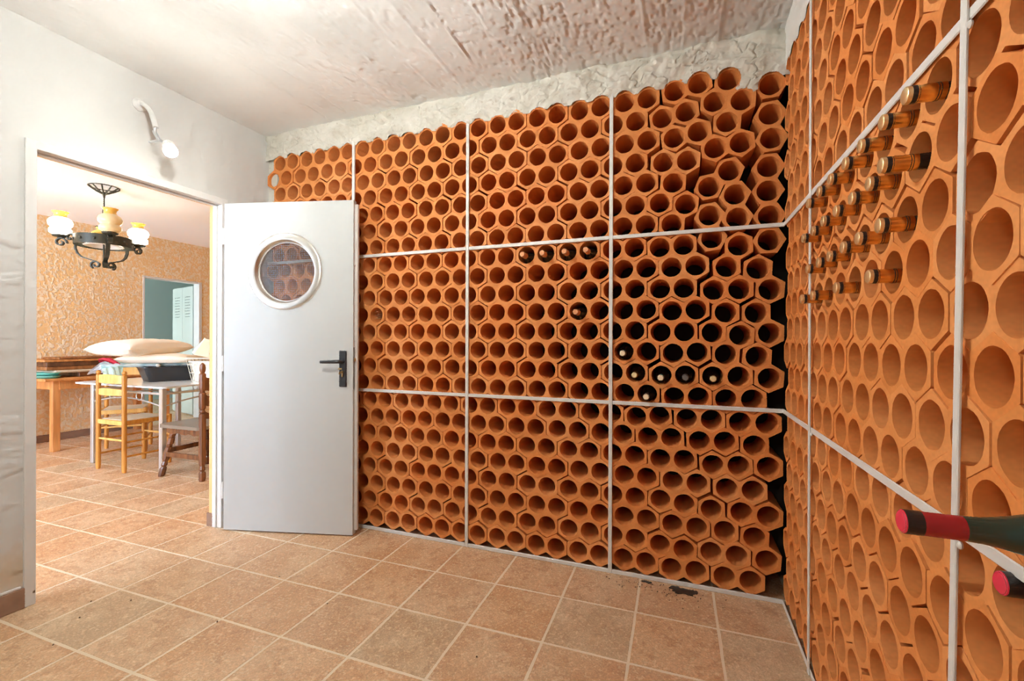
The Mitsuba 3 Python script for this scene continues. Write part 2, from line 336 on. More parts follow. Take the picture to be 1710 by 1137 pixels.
# door frame
struct('trim_1', cat(bx(XL - 0.062, XL + 0.010, DY0, 1.153, 0, DH, 0.002)), 'bar_white', label='white metal door frame')
part('trim_1', 'head', shape(cat(bx(XL - 0.062, XL + 0.010, 1.150, 2.033, 2.0606, DH, 0.002), bx(XL - 0.062, XL - 0.030, 1.150, 2.033, 2.052, 2.064, 0.001)), 'bar_white'))
part('trim_1', 'hinge_jamb', shape(cat(bx(XL - 0.062, XL + 0.010, 2.030, DY1, 0, DH, 0.002), bx(XL - 0.062, XL - 0.030, 2.022, 2.034, 0, 2.06, 0.001)), 'bar_white'))
part('trim_1', 'strike_hole', shape(bx(XL + 0.0095, XL + 0.0110, 1.142, 1.150, 0.052, 0.062), 'dark_steel'))
# dining room
struct('wall_far', cat(bx(XF - 0.10, XF, -1.2, 4.017, 0, ZC), bx(XF - 0.10, XF, 4.801, 6.4, 0, ZC), bx(XF - 0.10, XF, 4.017, 4.801, 2.064, ZC)), 'orange_stucco', label='orange and cream sponged stucco wall of the dining room')
struct('trim_2', cat(bx(XF - 0.11, XF + 0.012, 4.770, 4.815, 0, 2.07, 0.003), bx(XF - 0.11, XF + 0.006, 4.005, 4.030, 0, 2.07, 0.003), bx(XF - 0.11, XF + 0.008, 4.005, 4.815, 2.050, 2.078, 0.003)), 'bar_white', label='white frame of the far doorway')
struct('wall_dining_window', cat(bx(XF - 0.1, -6.1, -1.3, -1.2, 0, ZC), bx(-4.0, XL, -1.3, -1.2, 0, ZC), bx(-6.1, -4.0, -1.3, -1.2, 0, 0.5), bx(-6.1, -4.0, -1.3, -1.2, 2.3, ZC)), 'orange_stucco')
scene['window_1'] = {**shape(grid(V([[[-6.1, -1.25, 0.5], [-6.1, -1.25, 2.3]], [[-4.0, -1.25, 0.5], [-4.0, -1.25, 2.3]]]), flip=True), 'bar_white'), 'emitter': {'type': 'area', 'radiance': rgb(WINDOW)}}
labels['window_1'] = {'kind': 'structure'}
struct('wall_dining_end', bx(XF - 0.1, XL, 6.4, 6.5, 0, ZC), 'orange_stucco')
bbm = bx(XF, XF + 0.012, 2.2, 4.005, 0, 0.085, 0.002)
struct('baseboard_far', bx(XF, XF + 0.010, -1.2, 2.4, 0, 0.085, 0.002), 'skirting_tile', label='brown tile baseboard of the orange wall')
for k in range(5):
    part('baseboard_far', 'tile', shape(bx(XF, XF + 0.012, 2.403 + 0.3339 * k, min(4.003, 2.733 + 0.3339 * k), 0, 0.085, 0.002), 'skirting_tile'))
# pale room behind the far doorway
struct('wall_far_room', cat(bx(-9.9, -9.8, 3.0, 7.6, 0, ZC), bx(-9.9, XF - 0.1, 2.9, 3.0, 0, ZC), bx(-9.9, XF - 0.1, 7.6, 7.7, 0, ZC), bx(XF - 0.13, XF - 0.10, 2.9, 4.017, 0, ZC), bx(XF - 0.13, XF - 0.10, 4.801, 7.7, 0, ZC), bx(XF - 0.13, XF - 0.10, 4.017, 4.801, 2.064, ZC)), 'pale_teal', label='pale teal walls of the far room')
struct('ceiling_far_room', bx(-9.9, XF - 0.1, 2.9, 7.7, ZC, ZC + 0.1), 'ceiling_paint')
scene['window_2'] = {**shape(grid(V([[[-9.6, 3.03, 0.3], [-9.6, 3.03, 2.3]], [[-7.6, 3.03, 0.3], [-7.6, 3.03, 2.3]]]), flip=True), 'bar_white'), 'emitter': {'type': 'area', 'radiance': rgb(WINDOW2)}}
labels['window_2'] = {'kind': 'structure'}

# ------------------------------------------------------------------ racks of double hexagonal terracotta tubes
HA, HO, HS, HT = 0.056, 0.1155, 0.0335, 0.0695
def outline(double=True):
    if double: P = [(-HO, -HS), (-HA, -HT), (0, -0.0375), (HA, -HT), (HO, -HS), (HO, HS), (HA, HT), (0, 0.0375), (-HA, HT), (-HO, HS)]
    else: P = [(-0.058, -HS), (0, -HT), (0.058, -HS), (0.058, HS), (0, HT), (-0.058, HS)]
    return Polygon(P)
def block(seed, double=True, rh=0.0478):
    r = random.Random(seed); o = outline(double).buffer(-0.0022).buffer(0.0022, quad_segs=1)
    holes = []
    for cx in ((-HA, HA) if double else (0,)):
        q = [r.uniform(-0.0007, 0.0007) for _ in range(4)]
        holes.append([(cx + (rh + q[k % 4] * 0.8) * math.cos(2 * math.pi * k / 28), (rh + q[(k + 1) % 4] * 0.8) * math.sin(2 * math.pi * k / 28)) for k in range(28)])
    m = extr(Polygon(o.exterior.coords, [h[::-1] for h in holes]), DEEP)
    # local: x along the pair, y into the rack, z up
    v = m.vertices; m.vertices = np.c_[v[:, 0], DEEP - v[:, 2], v[:, 1]]
    m.fix_normals() if False else None
    return trimesh.Trimesh(m.vertices, m.faces, process=False)
bmesh = [block(s) for s in range(3)]; hmesh = block(9, False)
bply = [[shape(m, f'terracotta_{k}', 40) for k in range(4)] for m in bmesh]; hply = [shape(hmesh, f'terracotta_{k}', 40) for k in range(4)]

rack = thing('wine_rack', 'wide terracotta tube wine rack across the back wall, held by white metal strips', 'wine rack')
ZR = [2.426, 2.321, 2.2135, 2.107, 1.998, 1.892, 1.787, 1.676, 1.570, 1.465, 1.359, 1.252, 1.1455, 1.038, 0.932, 0.825, 0.721, 0.616, 0.5115, 0.405, 0.298, 0.1925, 0.082]
MR = [-.922, -.978, -.921, -.979, -.927, -.980, -.928, -.983, -.9245, -.980, -.924, -.980, -.921, -.9745, -.9175, -.8595, -1.0385, -.9775, -.9175, -.974, -.918, -.9725, -.9205]
IRR = [(0.023, 2.446, 8), (-0.035, 2.321, 7), (0.021, 2.213, 7), (0.178, 2.399, 56), (0.235, 2.291, 56), (0.207, 2.133, 5), (0.388, 2.195, 93), (0.387, 2.443, 90), (-0.029, 2.089, -3), (-0.069, 1.936, 56), (-0.012, 1.827, 55), (0.17, 1.982, 37), (0.244, 1.84, 95), (0.379, 1.956, 89), (0.383, 1.725, 90), (0.134, 1.753, 96), (0.231, 1.605, 62), (0.363, 1.491, 117), (0.204, 1.447, 0), (0.172, 1.29, 59), (0.359, 1.286, 120), (0.233, 1.183, 56), (0.359, 1.078, 117), (0.202, 1.031, 1), (0.26, 0.924, 2), (-0.044, 1.67, 2), (0.012, 1.567, 1), (-0.042, 1.461, 0), (0.014, 1.352, 2), (-0.039, 1.246, 1), (0.02, 1.142, 3), (-0.034, 1.03, 2), (0.026, 0.925, 2), (-0.155, 0.819, 5), (0.085, 0.819, 1), (0.321, 0.817, 1), (-0.098, 0.717, 2), (0.143, 0.717, 3), (-0.038, 0.613, 3), (0.203, 0.606, 3), (0.021, 0.506, 0), (0.264, 0.498, 1), (-0.037, 0.402, -4), (0.02, 0.292, 0), (-0.038, 0.179, -4), (0.017, 0.078, 3), (0.354, 0.663, 121), (0.171, 0.338, 122), (0.328, 0.389, -2), (0.353, 0.229, 117), (0.196, 0.183, 0), (0.255, 0.075, 0)]
blocks_b, cells_b = [], []
for z, m0 in zip(ZR, MR):
    k0 = math.ceil((XL + 0.118 - m0) / 0.2345)
    for k in range(k0, 12):
        x = m0 + 0.2345 * k
        if x > -0.2: break
        blocks_b.append((x, z + rng.uniform(-.001, .001), rng.uniform(-.5, .5), True))
    if m0 + 0.2345 * k0 - 0.117 - XL > 0.112: blocks_b.append((XL + 0.059, z, 0, False))
blocks_b += [(x, z, a, True) for x, z, a in IRR]
hidden = []
Rm = trimesh.transformations.rotation_matrix
outl_b = []
for x, z, a, dbl in blocks_b:
    jy = rng.uniform(-0.003, 0.004); k = rng.choice((0, 0, 1, 2, 3)); m = rng.randrange(3)
    if x > -0.2 and a > 30: jy = rng.uniform(-0.006, 0.012)
    u, v = px((x, YB, z))
    inport = math.hypot(u - 481, v - 455) < 85
    if 400 < u < 575 and 362 < v < 880 and not inport:
        M = Rm(-math.radians(a), [0, 1, 0]); M[:3, 3] = (x, YB + jy, z); hidden.append(xf(bmesh[m] if dbl else hmesh, M))
    else:
        part(rack, 'terracotta_block', bply[m][k] if dbl else hply[k], T().translate([x, YB + jy, z]) @ T().rotate([0, 1, 0], -a))
    ca, sa = math.cos(math.radians(a)), math.sin(math.radians(a))
    for s in ((-1, 1) if dbl else (0,)): cells_b.append((x + s * HA * ca, z + s * HA * sa))
    o = outline(dbl); outl_b.append(Polygon([(x + p * ca - q * sa, z + p * sa + q * ca) for p, q in o.exterior.coords]))
if hidden: part(rack, 'terracotta_block_field', shape(cat(*hidden), 'terracotta_0', 40), kind='stuff', label='tubes hidden behind the open door')

rack2 = thing('wine_rack', 'tall terracotta tube wine rack along the right wall, with gold-capped bottles', 'wine rack')
RR = [(2.41, 2.256, .234), (2.306, 2.314, .234), (2.203, 2.256, .234), (2.098, 2.322, .240), (1.993, 2.268, .240), (1.884, 2.202, .240), (1.778, 2.258, .240), (1.674, 2.300, .237), (1.570, 2.242, .234), (1.457, 2.326, .240), (1.357, 2.350, .232), (1.252, 2.310, .234), (1.148, 2.380, .237), (1.042, 2.416, .2325), (0.94, 2.242, .2325), (0.832, 2.305, .233), (0.727, 2.380, .234), (0.617, 2.314, .2325), (0.510, 2.250, .2325), (0.406, 2.426, .2325), (0.300, 2.264, .240), (0.194, 2.204, .237), (0.088, 2.262, .237)]
cells_r, outl_r = [], []
def rblock(y, z, dbl, a=0.0):
    jx = rng.uniform(-0.001, 0.0025); k = rng.choice((0, 1, 2, 2, 3)); m = rng.randrange(3)
    part(rack2, 'terracotta_block', bply[m][k] if dbl else hply[k], T().translate([XR + jx, y, z]) @ T().rotate([0, 0, 1], -90) @ T().rotate([0, 1, 0], -a))
    for s in ((-1, 1) if dbl else (0,)): cells_r.append((y + s * HA, z))
    outl_r.append(Polygon([(y - p, z + q) for p, q in outline(dbl).exterior.coords]))
for z, m0, per in RR:
    i = 0
    while m0 - per * (i - 1) < YB - 0.105: i -= 1
    while m0 - per * i > YB - 0.100: i += 1
    y0 = m0 - per * i
    if YB + 0.01 - (y0 + HO) > 0.105: rblock(y0 + HO + 0.002 + 0.058, z, False)
    while y0 > 0.28:
        rblock(y0, z + rng.uniform(-.0015, .0015), True, rng.uniform(-.7, .7)); y0 -= per
# plaster bands above the racks
def cutter(cells, zmax):
    U = union_all([Point(*c).buffer(0.0535) for c in cells if 2.2 < c[1] < zmax])
    return lambda c: contains_xy(U, c[:, 0], c[:, 1])
def zlow_b(x): return np.interp(x, [-3, -0.05, 0.05, 0.14, 0.22, 0.262, 0.30, 0.33, 0.37, 0.6], [2.457, 2.457, 2.466, 2.462, 2.42, 2.37, 2.355, 2.37, 2.41, 2.42])
cb = cutter(cells_b, 2.47); cutb = lambda c: cb(c) | (c[:, 1] < zlow_b(c[:, 0]))
part('wall_back', 'plaster_band', shape(plaster_sheet(XL - 0.005, XR + 0.03, 2.34, ZC + 0.012, 820, 76, lambda u, v, d: np.stack([u, YB - 0.002 - d, v], -1), cutb, 11, 0.022), 'rough_plaster', True))
crr = cutter(cells_r, 2.5); cutr = lambda c: crr(c) | (c[:, 1] < 2.444)
part('wall_right', 'plaster_band', shape(plaster_sheet(0.2, YB + 0.03, 2.40, ZC + 0.012, 420, 48, lambda u, v, d: np.stack([XR - 0.001 - d, u, v], -1), cutr, 23, 0.005), 'white_stucco', True))
# white metal strips
W = 0.0095
def vb(x, z0, z1): return bx(x - W, x + W, YB - 0.014, YB - 0.002, z0, z1, 0.0018)
for x, z0, z1 in ((-1.983, 0.0, ZT), (-1.164, 0.0, ZT), (-0.339, 0.0, ZT)): part(rack, 'upright_strip', shape(vb(x, z0, z1), 'bar_white'))
xs = [XL + 0.01, -1.983, -1.164, -0.339, XR - 0.004]
for z, zz in ((1.7345, 0), (0.8813, 0), (0.0095, 0)):
    for a, b in zip(xs[:-1], xs[1:]):
        part(rack, 'cross_strip', shape(bx(a + W + .0005, b - (W if b < 0.4 else 0.0) - .0005, YB - 0.013, YB - 0.002, z - W, z + W, 0.0018), 'bar_white'))
def rv(y0, y1, w=0.0085):
    m = bx(XR - 0.0125, XR - 0.0072, -w, w, 0, ZT + 0.10, 0.0015); v = m.vertices
    m.vertices = np.c_[v[:, 0], v[:, 1] + y0 + (y1 - y0) * v[:, 2] / 2.2, v[:, 2]]; return m
part(rack2, 'upright_strip', shape(rv(1.898, 1.894, 0.0095), 'bar_white')); part(rack2, 'upright_strip', shape(rv(1.000, 0.940), 'bar_white')); part(rack2, 'upright_strip', shape(rv(0.04, 0.04), 'bar_white'))
ys = [0.05, 0.973, 1.896, YB - 0.010]
for z in (1.7345, 0.8813, 0.0100):
    for a, b in zip(ys[:-1], ys[1:]):
        part(rack2, 'cross_strip', shape(bx(XR - 0.0070, XR - 0.0025, a + 0.0005, b - (0.0005 if b < 2.3 else -0.003), z - 0.0105, z + 0.0105, 0.002), 'bar_white'))
for y, z in ((0.945, 1.716), (1.880, 0.868), (0.968, 0.860)):
    part(rack2, 'screw', shape(mv(lathe([(0, 0), (0.006, 0), (0.007, 0.003), (0.004, 0.006), (0, 0.007)], 12).apply_transform(Rm(-np.pi / 2, [0, 1, 0])), XR - 0.0045, y, z), 'bar_white', 30))

# ------------------------------------------------------------------ bottles
def bprof(body=0.0375, neck=0.0142, L=0.30, shoulder=0.115, neckend=0.085):
    P = [(0, L), (body * 0.92, L), (body, L - 0.006), (body, shoulder + 0.05)]
    for t in np.linspace(0.0, 1, 9): P.append((neck + 0.0015 + (body - neck - 0.0015) * (0.5 + 0.5 * math.cos(math.pi * t)), shoulder + 0.05 - (shoulder + 0.05 - neckend) * t))
    P += [(neck, 0.03), (neck, 0.0), (0, 0.0)]
    return P
def along(prof, n=20):    # profile (radius, distance from the tip); built along +x from the tip
    m = trimesh.creation.revolve(V([(r, z) for r, z in prof])[::-1], sections=n)
    m.apply_transform(Rm(np.pi / 2, [0, 1, 0])); return m
glass_d = shape(along(bprof()), 'bottle_dark', 40)
def capsule(a, b, r0, r1, cap=False):
    P = [(0, a)] if cap else [(r0 - 0.001, a)]
    if cap: P += [(r0 * 0.80, a), (r0, a + 0.0025)]
    else: P += [(r0, a)]
    P += [(r1, b), (r1 - 0.0012, b)]
    return along(P)
g_cap = shape(capsule(-0.0012, 0.009, 0.0158, 0.0158, True), 'gold_cap', 40)
g_band = shape(capsule(0.0085, 0.0165, 0.0162, 0.0162), 'foil_black', 40)
g_foil = shape(capsule(0.016, 0.060, 0.0157, 0.0160), 'gold_foil', 40)
g_ring = [shape(capsule(a, b, r, r), 'foil_black', 40) for a, b, r in ((0.046, 0.0472, 0.0164), (0.050, 0.0512, 0.0164), (0.0185, 0.0192, 0.0161))]
GB = [(1.059, 1.674, .050), (1.171, 1.674, .048), (1.296, 1.674, .048), (1.408, 1.674, .047), (1.533, 1.674, .047), (1.645, 1.674, .047), (1.770, 1.674, .047), (1.128, 1.570, .064), (1.250, 1.570, .046), (1.362, 1.570, .046), (1.484, 1.570, .046), (1.596, 1.570, .048), (1.718, 1.570, .046), (1.830, 1.570, .048), (1.182, 1.457, .050), (1.310, 1.457, .048), (1.422, 1.457, .047), (1.550, 1.457, .044), (1.662, 1.457, .044), (1.790, 1.457, .044), (1.246, 1.357, .047), (1.478, 1.357, .047), (1.710, 1.357, .048), (1.830, 1.357, .052)]
rown = {1.674: 'top', 1.570: 'second', 1.457: 'third', 1.357: 'bottom'}
ordn = ['first', 'second', 'third', 'fourth', 'fifth', 'sixth', 'seventh']
cnt = {}
for y, z, p in GB:
    c = min(cells_r, key=lambda c: (c[0] - y) ** 2 + (c[1] - z) ** 2); i = cnt.get(z, 0); cnt[z] = i + 1
    lab = f'gold-capped wine bottle, {ordn[i]} from the right in the {rown[z]} row of gold bottles'
    if z == 1.570 and i == 0: lab = 'gold-capped bottle sticking out furthest, its black neck showing, right end of the second row'
    k = thing('wine_bottle', lab, 'bottle', 'gold-capped bottles in the right rack')
    tw = T().translate([XR - p, c[0], c[1] - 0.0085]) @ T().rotate([0, 0, 1], rng.uniform(-1.2, 1.2)) @ T().rotate([0, 1, 0], rng.uniform(-0.4, 0.9))
    part(k, 'glass', glass_d, tw); part(k, 'cap', g_cap, tw); part(k, 'neck_band', g_band, tw, 'black neck band'); part(k, 'foil', g_foil, tw, 'gold foil capsule')
    for q in g_ring: part(k, 'foil_ring', q, tw)
# red capped burgundy bottles near the camera
burg = shape(along(bprof(0.040, 0.0150, 0.30, 0.155, 0.072)), 'bottle_green', 40)
r_cap = shape(capsule(-0.0015, 0.003, 0.0160, 0.0163, True), 'red_wax', 40); r_band = shape(capsule(0.0025, 0.0225, 0.0166, 0.0166), 'foil_black', 40)
r_foil = shape(capsule(0.022, 0.074, 0.0162, 0.0164), 'red_foil', 40)
for y, z, p, tip, lab in ((0.797, 0.944, 0.150, 0.3, 'green burgundy bottle with red capsule and black band, sticking far out of the right rack'), (0.842, 0.858, 0.020, 0.0, 'red-capped bottle end at the right picture edge below the green bottle')):
    k = thing('wine_bottle', lab, 'bottle', 'red-capped bottles in the right rack')
    tw = T().translate([XR - p, y, z]) @ T().rotate([0, 1, 0], tip)
    part(k, 'glass', burg, tw); part(k, 'cap', r_cap, tw, 'crimson cap'); part(k, 'neck_band', r_band, tw); part(k, 'foil', r_foil, tw, 'dark red foil capsule')
# bottles in the back rack: they lie with the neck towards the room
BT = T().rotate([0, 0, 1], 90)
def capset(a, b, c):
    return (shape(capsule(-0.001, 0.0045, 0.0150, 0.0153, True), a, 40), shape(capsule(0.004, 0.058, 0.0153, 0.0156), b, 40))
CS = {'copper': capset('copper_cap', 'copper_foil', 0), 'gold': capset('gold_cap', 'gold_foil', 0), 'cork_dark': capset('cork', 'silver_foil', 0), 'cork_teal': capset('cork', 'teal_foil', 0), 'silver': capset('silver_foil', 'silver_foil', 0)}
crown = shape(along([(0.0085, -0.003), (0.011, -0.003), (0.011, 0.0), (0.0085, 0.0)][::-1] + []), 'cork', 40)
for u, v, y0, kind, lab in ((879, 425, .075, 'copper', 'copper-capped bottle under the upper strip, leftmost of four'), (912, 421, .075, 'copper', 'copper-capped bottle under the upper strip, second from the left of four'), (948, 418, .075, 'copper', 'copper-capped bottle under the upper strip, third from the left of four'), (982, 417, .075, 'copper', 'copper-capped bottle under the upper strip, rightmost of four'),
        (965.7, 519.7, .075, 'copper', 'lone copper-capped bottle between the four copper ones and the lower group'), (1041, 588, .05, 'cork_dark', 'dark clear-necked bottle with pale cork beside the third upright strip'), (1060.6, 622, .05, 'gold', 'gold-capped bottle in the back rack, left end of its row'),
        (1105.6, 626, .05, 'cork_teal', 'bottle with teal capsule and pale cork'), (1145, 625.8, .045, 'silver', 'dark bottle with a silvery black capsule beside the teal one'), (1191, 628, .04, 'gold', 'gold-capped bottle in the back rack, right end of its row'), (1080, 657.6, .05, 'cork_dark', 'dark bottle with pale cork in the lowest filled tube above the lower strip')):
    d = _fw + _r * (u - 855) / FPX + V([0, 0, 1]) * (568.5 - v) / FPX; t = YB / d[1]; X, Z = d[0] * t, 1.2 + d[2] * t
    c = min(cells_b, key=lambda c: (c[0] - X) ** 2 + (c[1] - Z) ** 2)
    k = thing('wine_bottle', lab, 'bottle', 'copper-capped bottles in the back rack' if kind == 'copper' else 'mixed bottles in the back rack')
    tw = T().translate([c[0] + rng.uniform(-.002, .002), YB - y0, c[1] - 0.0085]) @ T().rotate([0, 0, 1], 90 + rng.uniform(-.8, .8)) @ T().rotate([0, 1, 0], rng.uniform(-.3, .6))
    part(k, 'glass', glass_d, tw)
    part(k, 'cap', CS[kind][0], tw); part(k, 'foil', CS[kind][1], tw)
# dry straws in one tube
k = thing('dry_straw', 'few dry straws lying in a tube of the back rack right of the door', 'straw')
st = []
for q in range(6): st.append(tube([(-0.035 + rng.uniform(-.01, .01), rng.uniform(0.005, 0.02), -0.02 + 0.010 * q), (0.0, rng.uniform(0.01, 0.03), -0.016 + 0.011 * q), (0.034, rng.uniform(0.02, 0.05), -0.024 + 0.012 * q)], 0.0010, 5))
c = min(cells_b, key=lambda c: (c[0] + 1.806) ** 2 + (c[1] - 1.359) ** 2)
part(k, 'stalks', shape(mv(cat(*st), c[0] + 0.004, YB + 0.02, c[1]), 'straw'), kind='stuff')

# ------------------------------------------------------------------ cellar door
H0, H1 = V([-2.6868, 2.0097]), V([-1.8719, 2.2286])
dd = (H1 - H0) / np.linalg.norm(H1 - H0); DW = float(np.linalg.norm(H1 - H0)); da = math.degrees(math.atan2(dd[1], dd[0]))
DT = T().translate([H0[0], H0[1], 0]) @ T().rotate([0, 0, 1], da)       # local x along the leaf, y away from the camera
door = 'door_1'; labels[door] = {'kind': 'structure', 'label': 'open white metal door with a round wired-glass window'}
pc = V([0.405, 1.623])                                                      # porthole centre on the leaf
def leaf():
    o = sbox(0, 0.008, DW, 2.0545); h = Point(*pc).buffer(0.192, quad_segs=16)
    m = extr(o.difference(h), 0.040); v = m.vertices
    return trimesh.Trimesh(np.c_[v[:, 0], 0.040 - v[:, 2], v[:, 1]], m.faces, process=False)
part(door, 'leaf', shape(leaf(), 'door_white', 30), DT)
part(door, 'edge_rebate', shape(bx(DW - 0.002, DW + 0.018, 0.022, 0.043, 0.03, 2.035, 0.002), 'door_edge'), DT)
def ring(prof):
    m = lathe(prof, 64); m.apply_transform(Rm(np.pi / 2, [1, 0, 0])); m.apply_translation([pc[0], 0, pc[1]]); return m
part(door, 'porthole_ring', shape(ring([(0.186, -0.030), (0.186, -0.004), (0.196, 0.010), (0.222, 0.014), (0.236, 0.008), (0.240, 0.0), (0.192, 0.0), (0.192, -0.030), (0.186, -0.030)]), 'brushed_steel', 35), DT, 'brushed steel porthole ring')
part(door, 'gasket', shape(ring([(0.180, -0.022), (0.180, -0.016), (0.1875, -0.016), (0.1875, -0.022), (0.180, -0.022)]), 'bar_white', 35), DT)
pane = grid(arc(lambda t: 0, 2)) if False else None
def disc(r, y, n=64):
    a = np.arange(n) * 2 * np.pi / n; v = np.vstack([np.c_[pc[0] + r * np.cos(a), np.full(n, y), pc[1] + r * np.sin(a)], [[pc[0], y, pc[1]]]])
    i = np.arange(n); return trimesh.Trimesh(v, np.stack([i, (i + 1) % n, i * 0 + n], 1), process=False)
part(door, 'pane', shape(disc(0.186, 0.020), 'pane_glass'), DT)
wires = []
for q in np.arange(-0.18, 0.181, 0.0128):
    h = math.sqrt(max(0.184 ** 2 - q * q, 0))
    if h > 0.01:
        wires.append(bx(pc[0] + q - 0.0004, pc[0] + q + 0.0004, 0.0215, 0.0222, pc[1] - h, pc[1] + h)); wires.append(bx(pc[0] - h, pc[0] + h, 0.0222, 0.0229, pc[1] + q - 0.0004, pc[1] + q + 0.0004))
part(door, 'wire_mesh', shape(cat(*wires), 'chrome_grey'), DT, 'fine wire mesh in the glass', 'stuff')
# handle
hx, hz = 0.782, 1.024
part(door, 'handle_plate', shape(bx(hx - 0.023, hx + 0.023, -0.011, 0.0, hz - 0.110, hz + 0.110, 0.004), 'black_iron'), DT, 'black handle plate')
lev = tube([(hx, -0.006, hz + 0.045), (hx, -0.030, hz + 0.045), (hx - 0.004, -0.046, hz + 0.045), (hx - 0.014, -0.054, hz + 0.045), (hx - 0.06, -0.056, hz + 0.044), (hx - 0.105, -0.056, hz + 0.043), (hx - 0.116, -0.055, hz + 0.043), (hx - 0.120, -0.050, hz + 0.043)], [.012, .012, .0115, .011, .0100, .0095, .0085, .004], 14)
part(door, 'handle_lever', shape(lev, 'black_iron', 40), DT, 'black lever handle')
part(door, 'lock_cylinder', shape(cat(mv(xf(lathe([(0, 0), (0.008, 0), (0.008, 0.010), (0, 0.010)], 16), Rm(np.pi / 2, [1, 0, 0])), hx, -0.010, hz - 0.02), bx(hx - 0.004, hx + 0.004, -0.018, -0.010, hz - 0.05, hz - 0.02, 0.001)), 'brass', 35), DT, 'brass lock')
part(door, 'key', shape(cat(bx(hx - 0.0014, hx + 0.0014, -0.040, -0.016, hz - 0.024, hz - 0.016), mv(xf(lathe([(0.004, -.001), (0.010, -.001), (0.010, .001), (0.004, .001), (0.004, -.001)], 16), Rm(np.pi / 2, [0, 1, 0])), hx, -0.048, hz - 0.024), bx(hx - 0.018, hx + 0.004, -0.030, -0.028, hz - 0.004, hz + 0.006)), 'brass', 35), DT)
part(door, 'latch_plate', shape(cat(bx(DW - 0.001, DW + 0.0016, 0.006, 0.020, hz - 0.125, hz + 0.13)), 'dark_steel'), DT)
part(door, 'latch_bolt', shape(bx(DW, DW + 0.010, 0.008, 0.019, hz + 0.045, hz + 0.065, 0.003), 'brass'), DT)
part(door, 'stop_screw', shape(mv(trimesh.creation.icosphere(subdivisions=2, radius=0.006), DW + 0.001, 0.014, 1.66), 'brushed_steel', True), DT)
for z in (0.25, 1.05, 1.85): part(door, 'hinge', shape(mv(lathe([(0, -0.05), (0.008, -0.05), (0.008, 0.05), (0, 0.05)], 16), -0.012, 0.010, z), 'bar_white', 35), DT)

# ------------------------------------------------------------------ lamp on the left wall
lamp = thing('wall_lamp', 'white curved-arm spot lamp on the wall above the doorway, bulb lit', 'lamp')
part(lamp, 'wall_plate', shape(mv(xf(lathe([(0, 0), (0.034, 0), (0.034, 0.008), (0.022, 0.022), (0, 0.024)], 28), Rm(np.pi / 2, [0, 1, 0])), XL, 1.566, 2.466), 'bar_white', 35))
part(lamp, 'arm', shape(tube([(XL + 0.01, 1.566, 2.474), (-2.712, 1.567, 2.466), (-2.680, 1.568, 2.443), (-2.651, 1.568, 2.412), (-2.632, 1.568, 2.378), (-2.619, 1.568, 2.350), (-2.610, 1.568, 2.322)], [.011, .0115, .012, .0125, .013, .0135, .0135], 16), 'bar_white', 40), label='white curved arm')
part(lamp, 'joint', shape(tube([(-2.612, 1.568, 2.326), (-2.620, 1.568, 2.300)], 0.0075, 12), 'chrome_grey', 40))
part(lamp, 'bracket', shape(cat(tube([(-2.620, 1.560, 2.303), (-2.577, 1.560, 2.245)], 0.0045, 8), tube([(-2.620, 1.577, 2.303), (-2.577, 1.577, 2.245)], 0.0045, 8), bx(-2.660, -2.575, 1.560, 1.577, 2.249, 2.255, 0.001)), 'chrome_grey', 40))
bd = V([0.62, -0.20, -0.76]); bd /= np.linalg.norm(bd); bo = V([-2.548, 1.590, 2.238])
def aim(m, o, d):
    z = d; x = np.cross([0, 1.0, 0], z); x /= np.linalg.norm(x); y = np.cross(z, x); M = np.eye(4); M[:3, :3] = np.stack([x, y, z], 1); M[:3, 3] = o; return xf(m, M)
part(lamp, 'socket', shape(aim(lathe([(0, -0.004), (0.020, -0.004), (0.0265, 0.008), (0.027, 0.034), (0, 0.034)], 28), bo, bd), 'bar_white', 35))
bulbP = [(0.0235, 0.030), (0.031, 0.050), (0.0335, 0.066)]
part(lamp, 'bulb_neck', {**shape(aim(lathe([(0.0, 0.030)] + bulbP + [(0.033, 0.068), (0, 0.068)], 28), bo, bd), 'opal_glass', 35), 'emitter': {'type': 'area', 'radiance': rgb((3.0, 2.8, 2.4))}})
part(lamp, 'bulb', {**shape(aim(lathe([(0, 0.0690), (0.0333, 0.0690), (0.031, 0.080), (0.024, 0.090), (0.013, 0.096), (0, 0.098)], 28), bo, bd), 'opal_glass', True), 'emitter': {'type': 'area', 'radiance': rgb(LAMP)}}, label='lit white reflector bulb')
# globe lamp on the ceiling behind the camera
def pendant(px_, py_, pz_, lab, k=1.0, rad=0.11):
    g = thing('pendant_lamp', lab, 'lamp')
    part(g, 'base', shape(mv(lathe([(0, 0), (0.07, 0), (0.07, 0.03), (0, 0.03)], 32), px_, py_, ZC - 0.036), 'bar_white', 35)); part(g, 'cord', shape(tube([(px_, py_, ZC - 0.03), (px_, py_, pz_ + rad - 0.01)], 0.004, 8), 'bar_white', 40))
    part(g, 'globe', {**shape(mv(trimesh.creation.icosphere(subdivisions=3, radius=rad), px_, py_, pz_), 'opal_glass', True), 'emitter': {'type': 'area', 'radiance': rgb([k * c for c in GLOBE])}})
pendant(-1.34, 0.92, 2.37, 'small opal globe hanging just above the view', 3.25, 0.07); pendant(-0.75, -1.35, 2.10, 'round opal globe hanging far behind the viewpoint', 0.55)

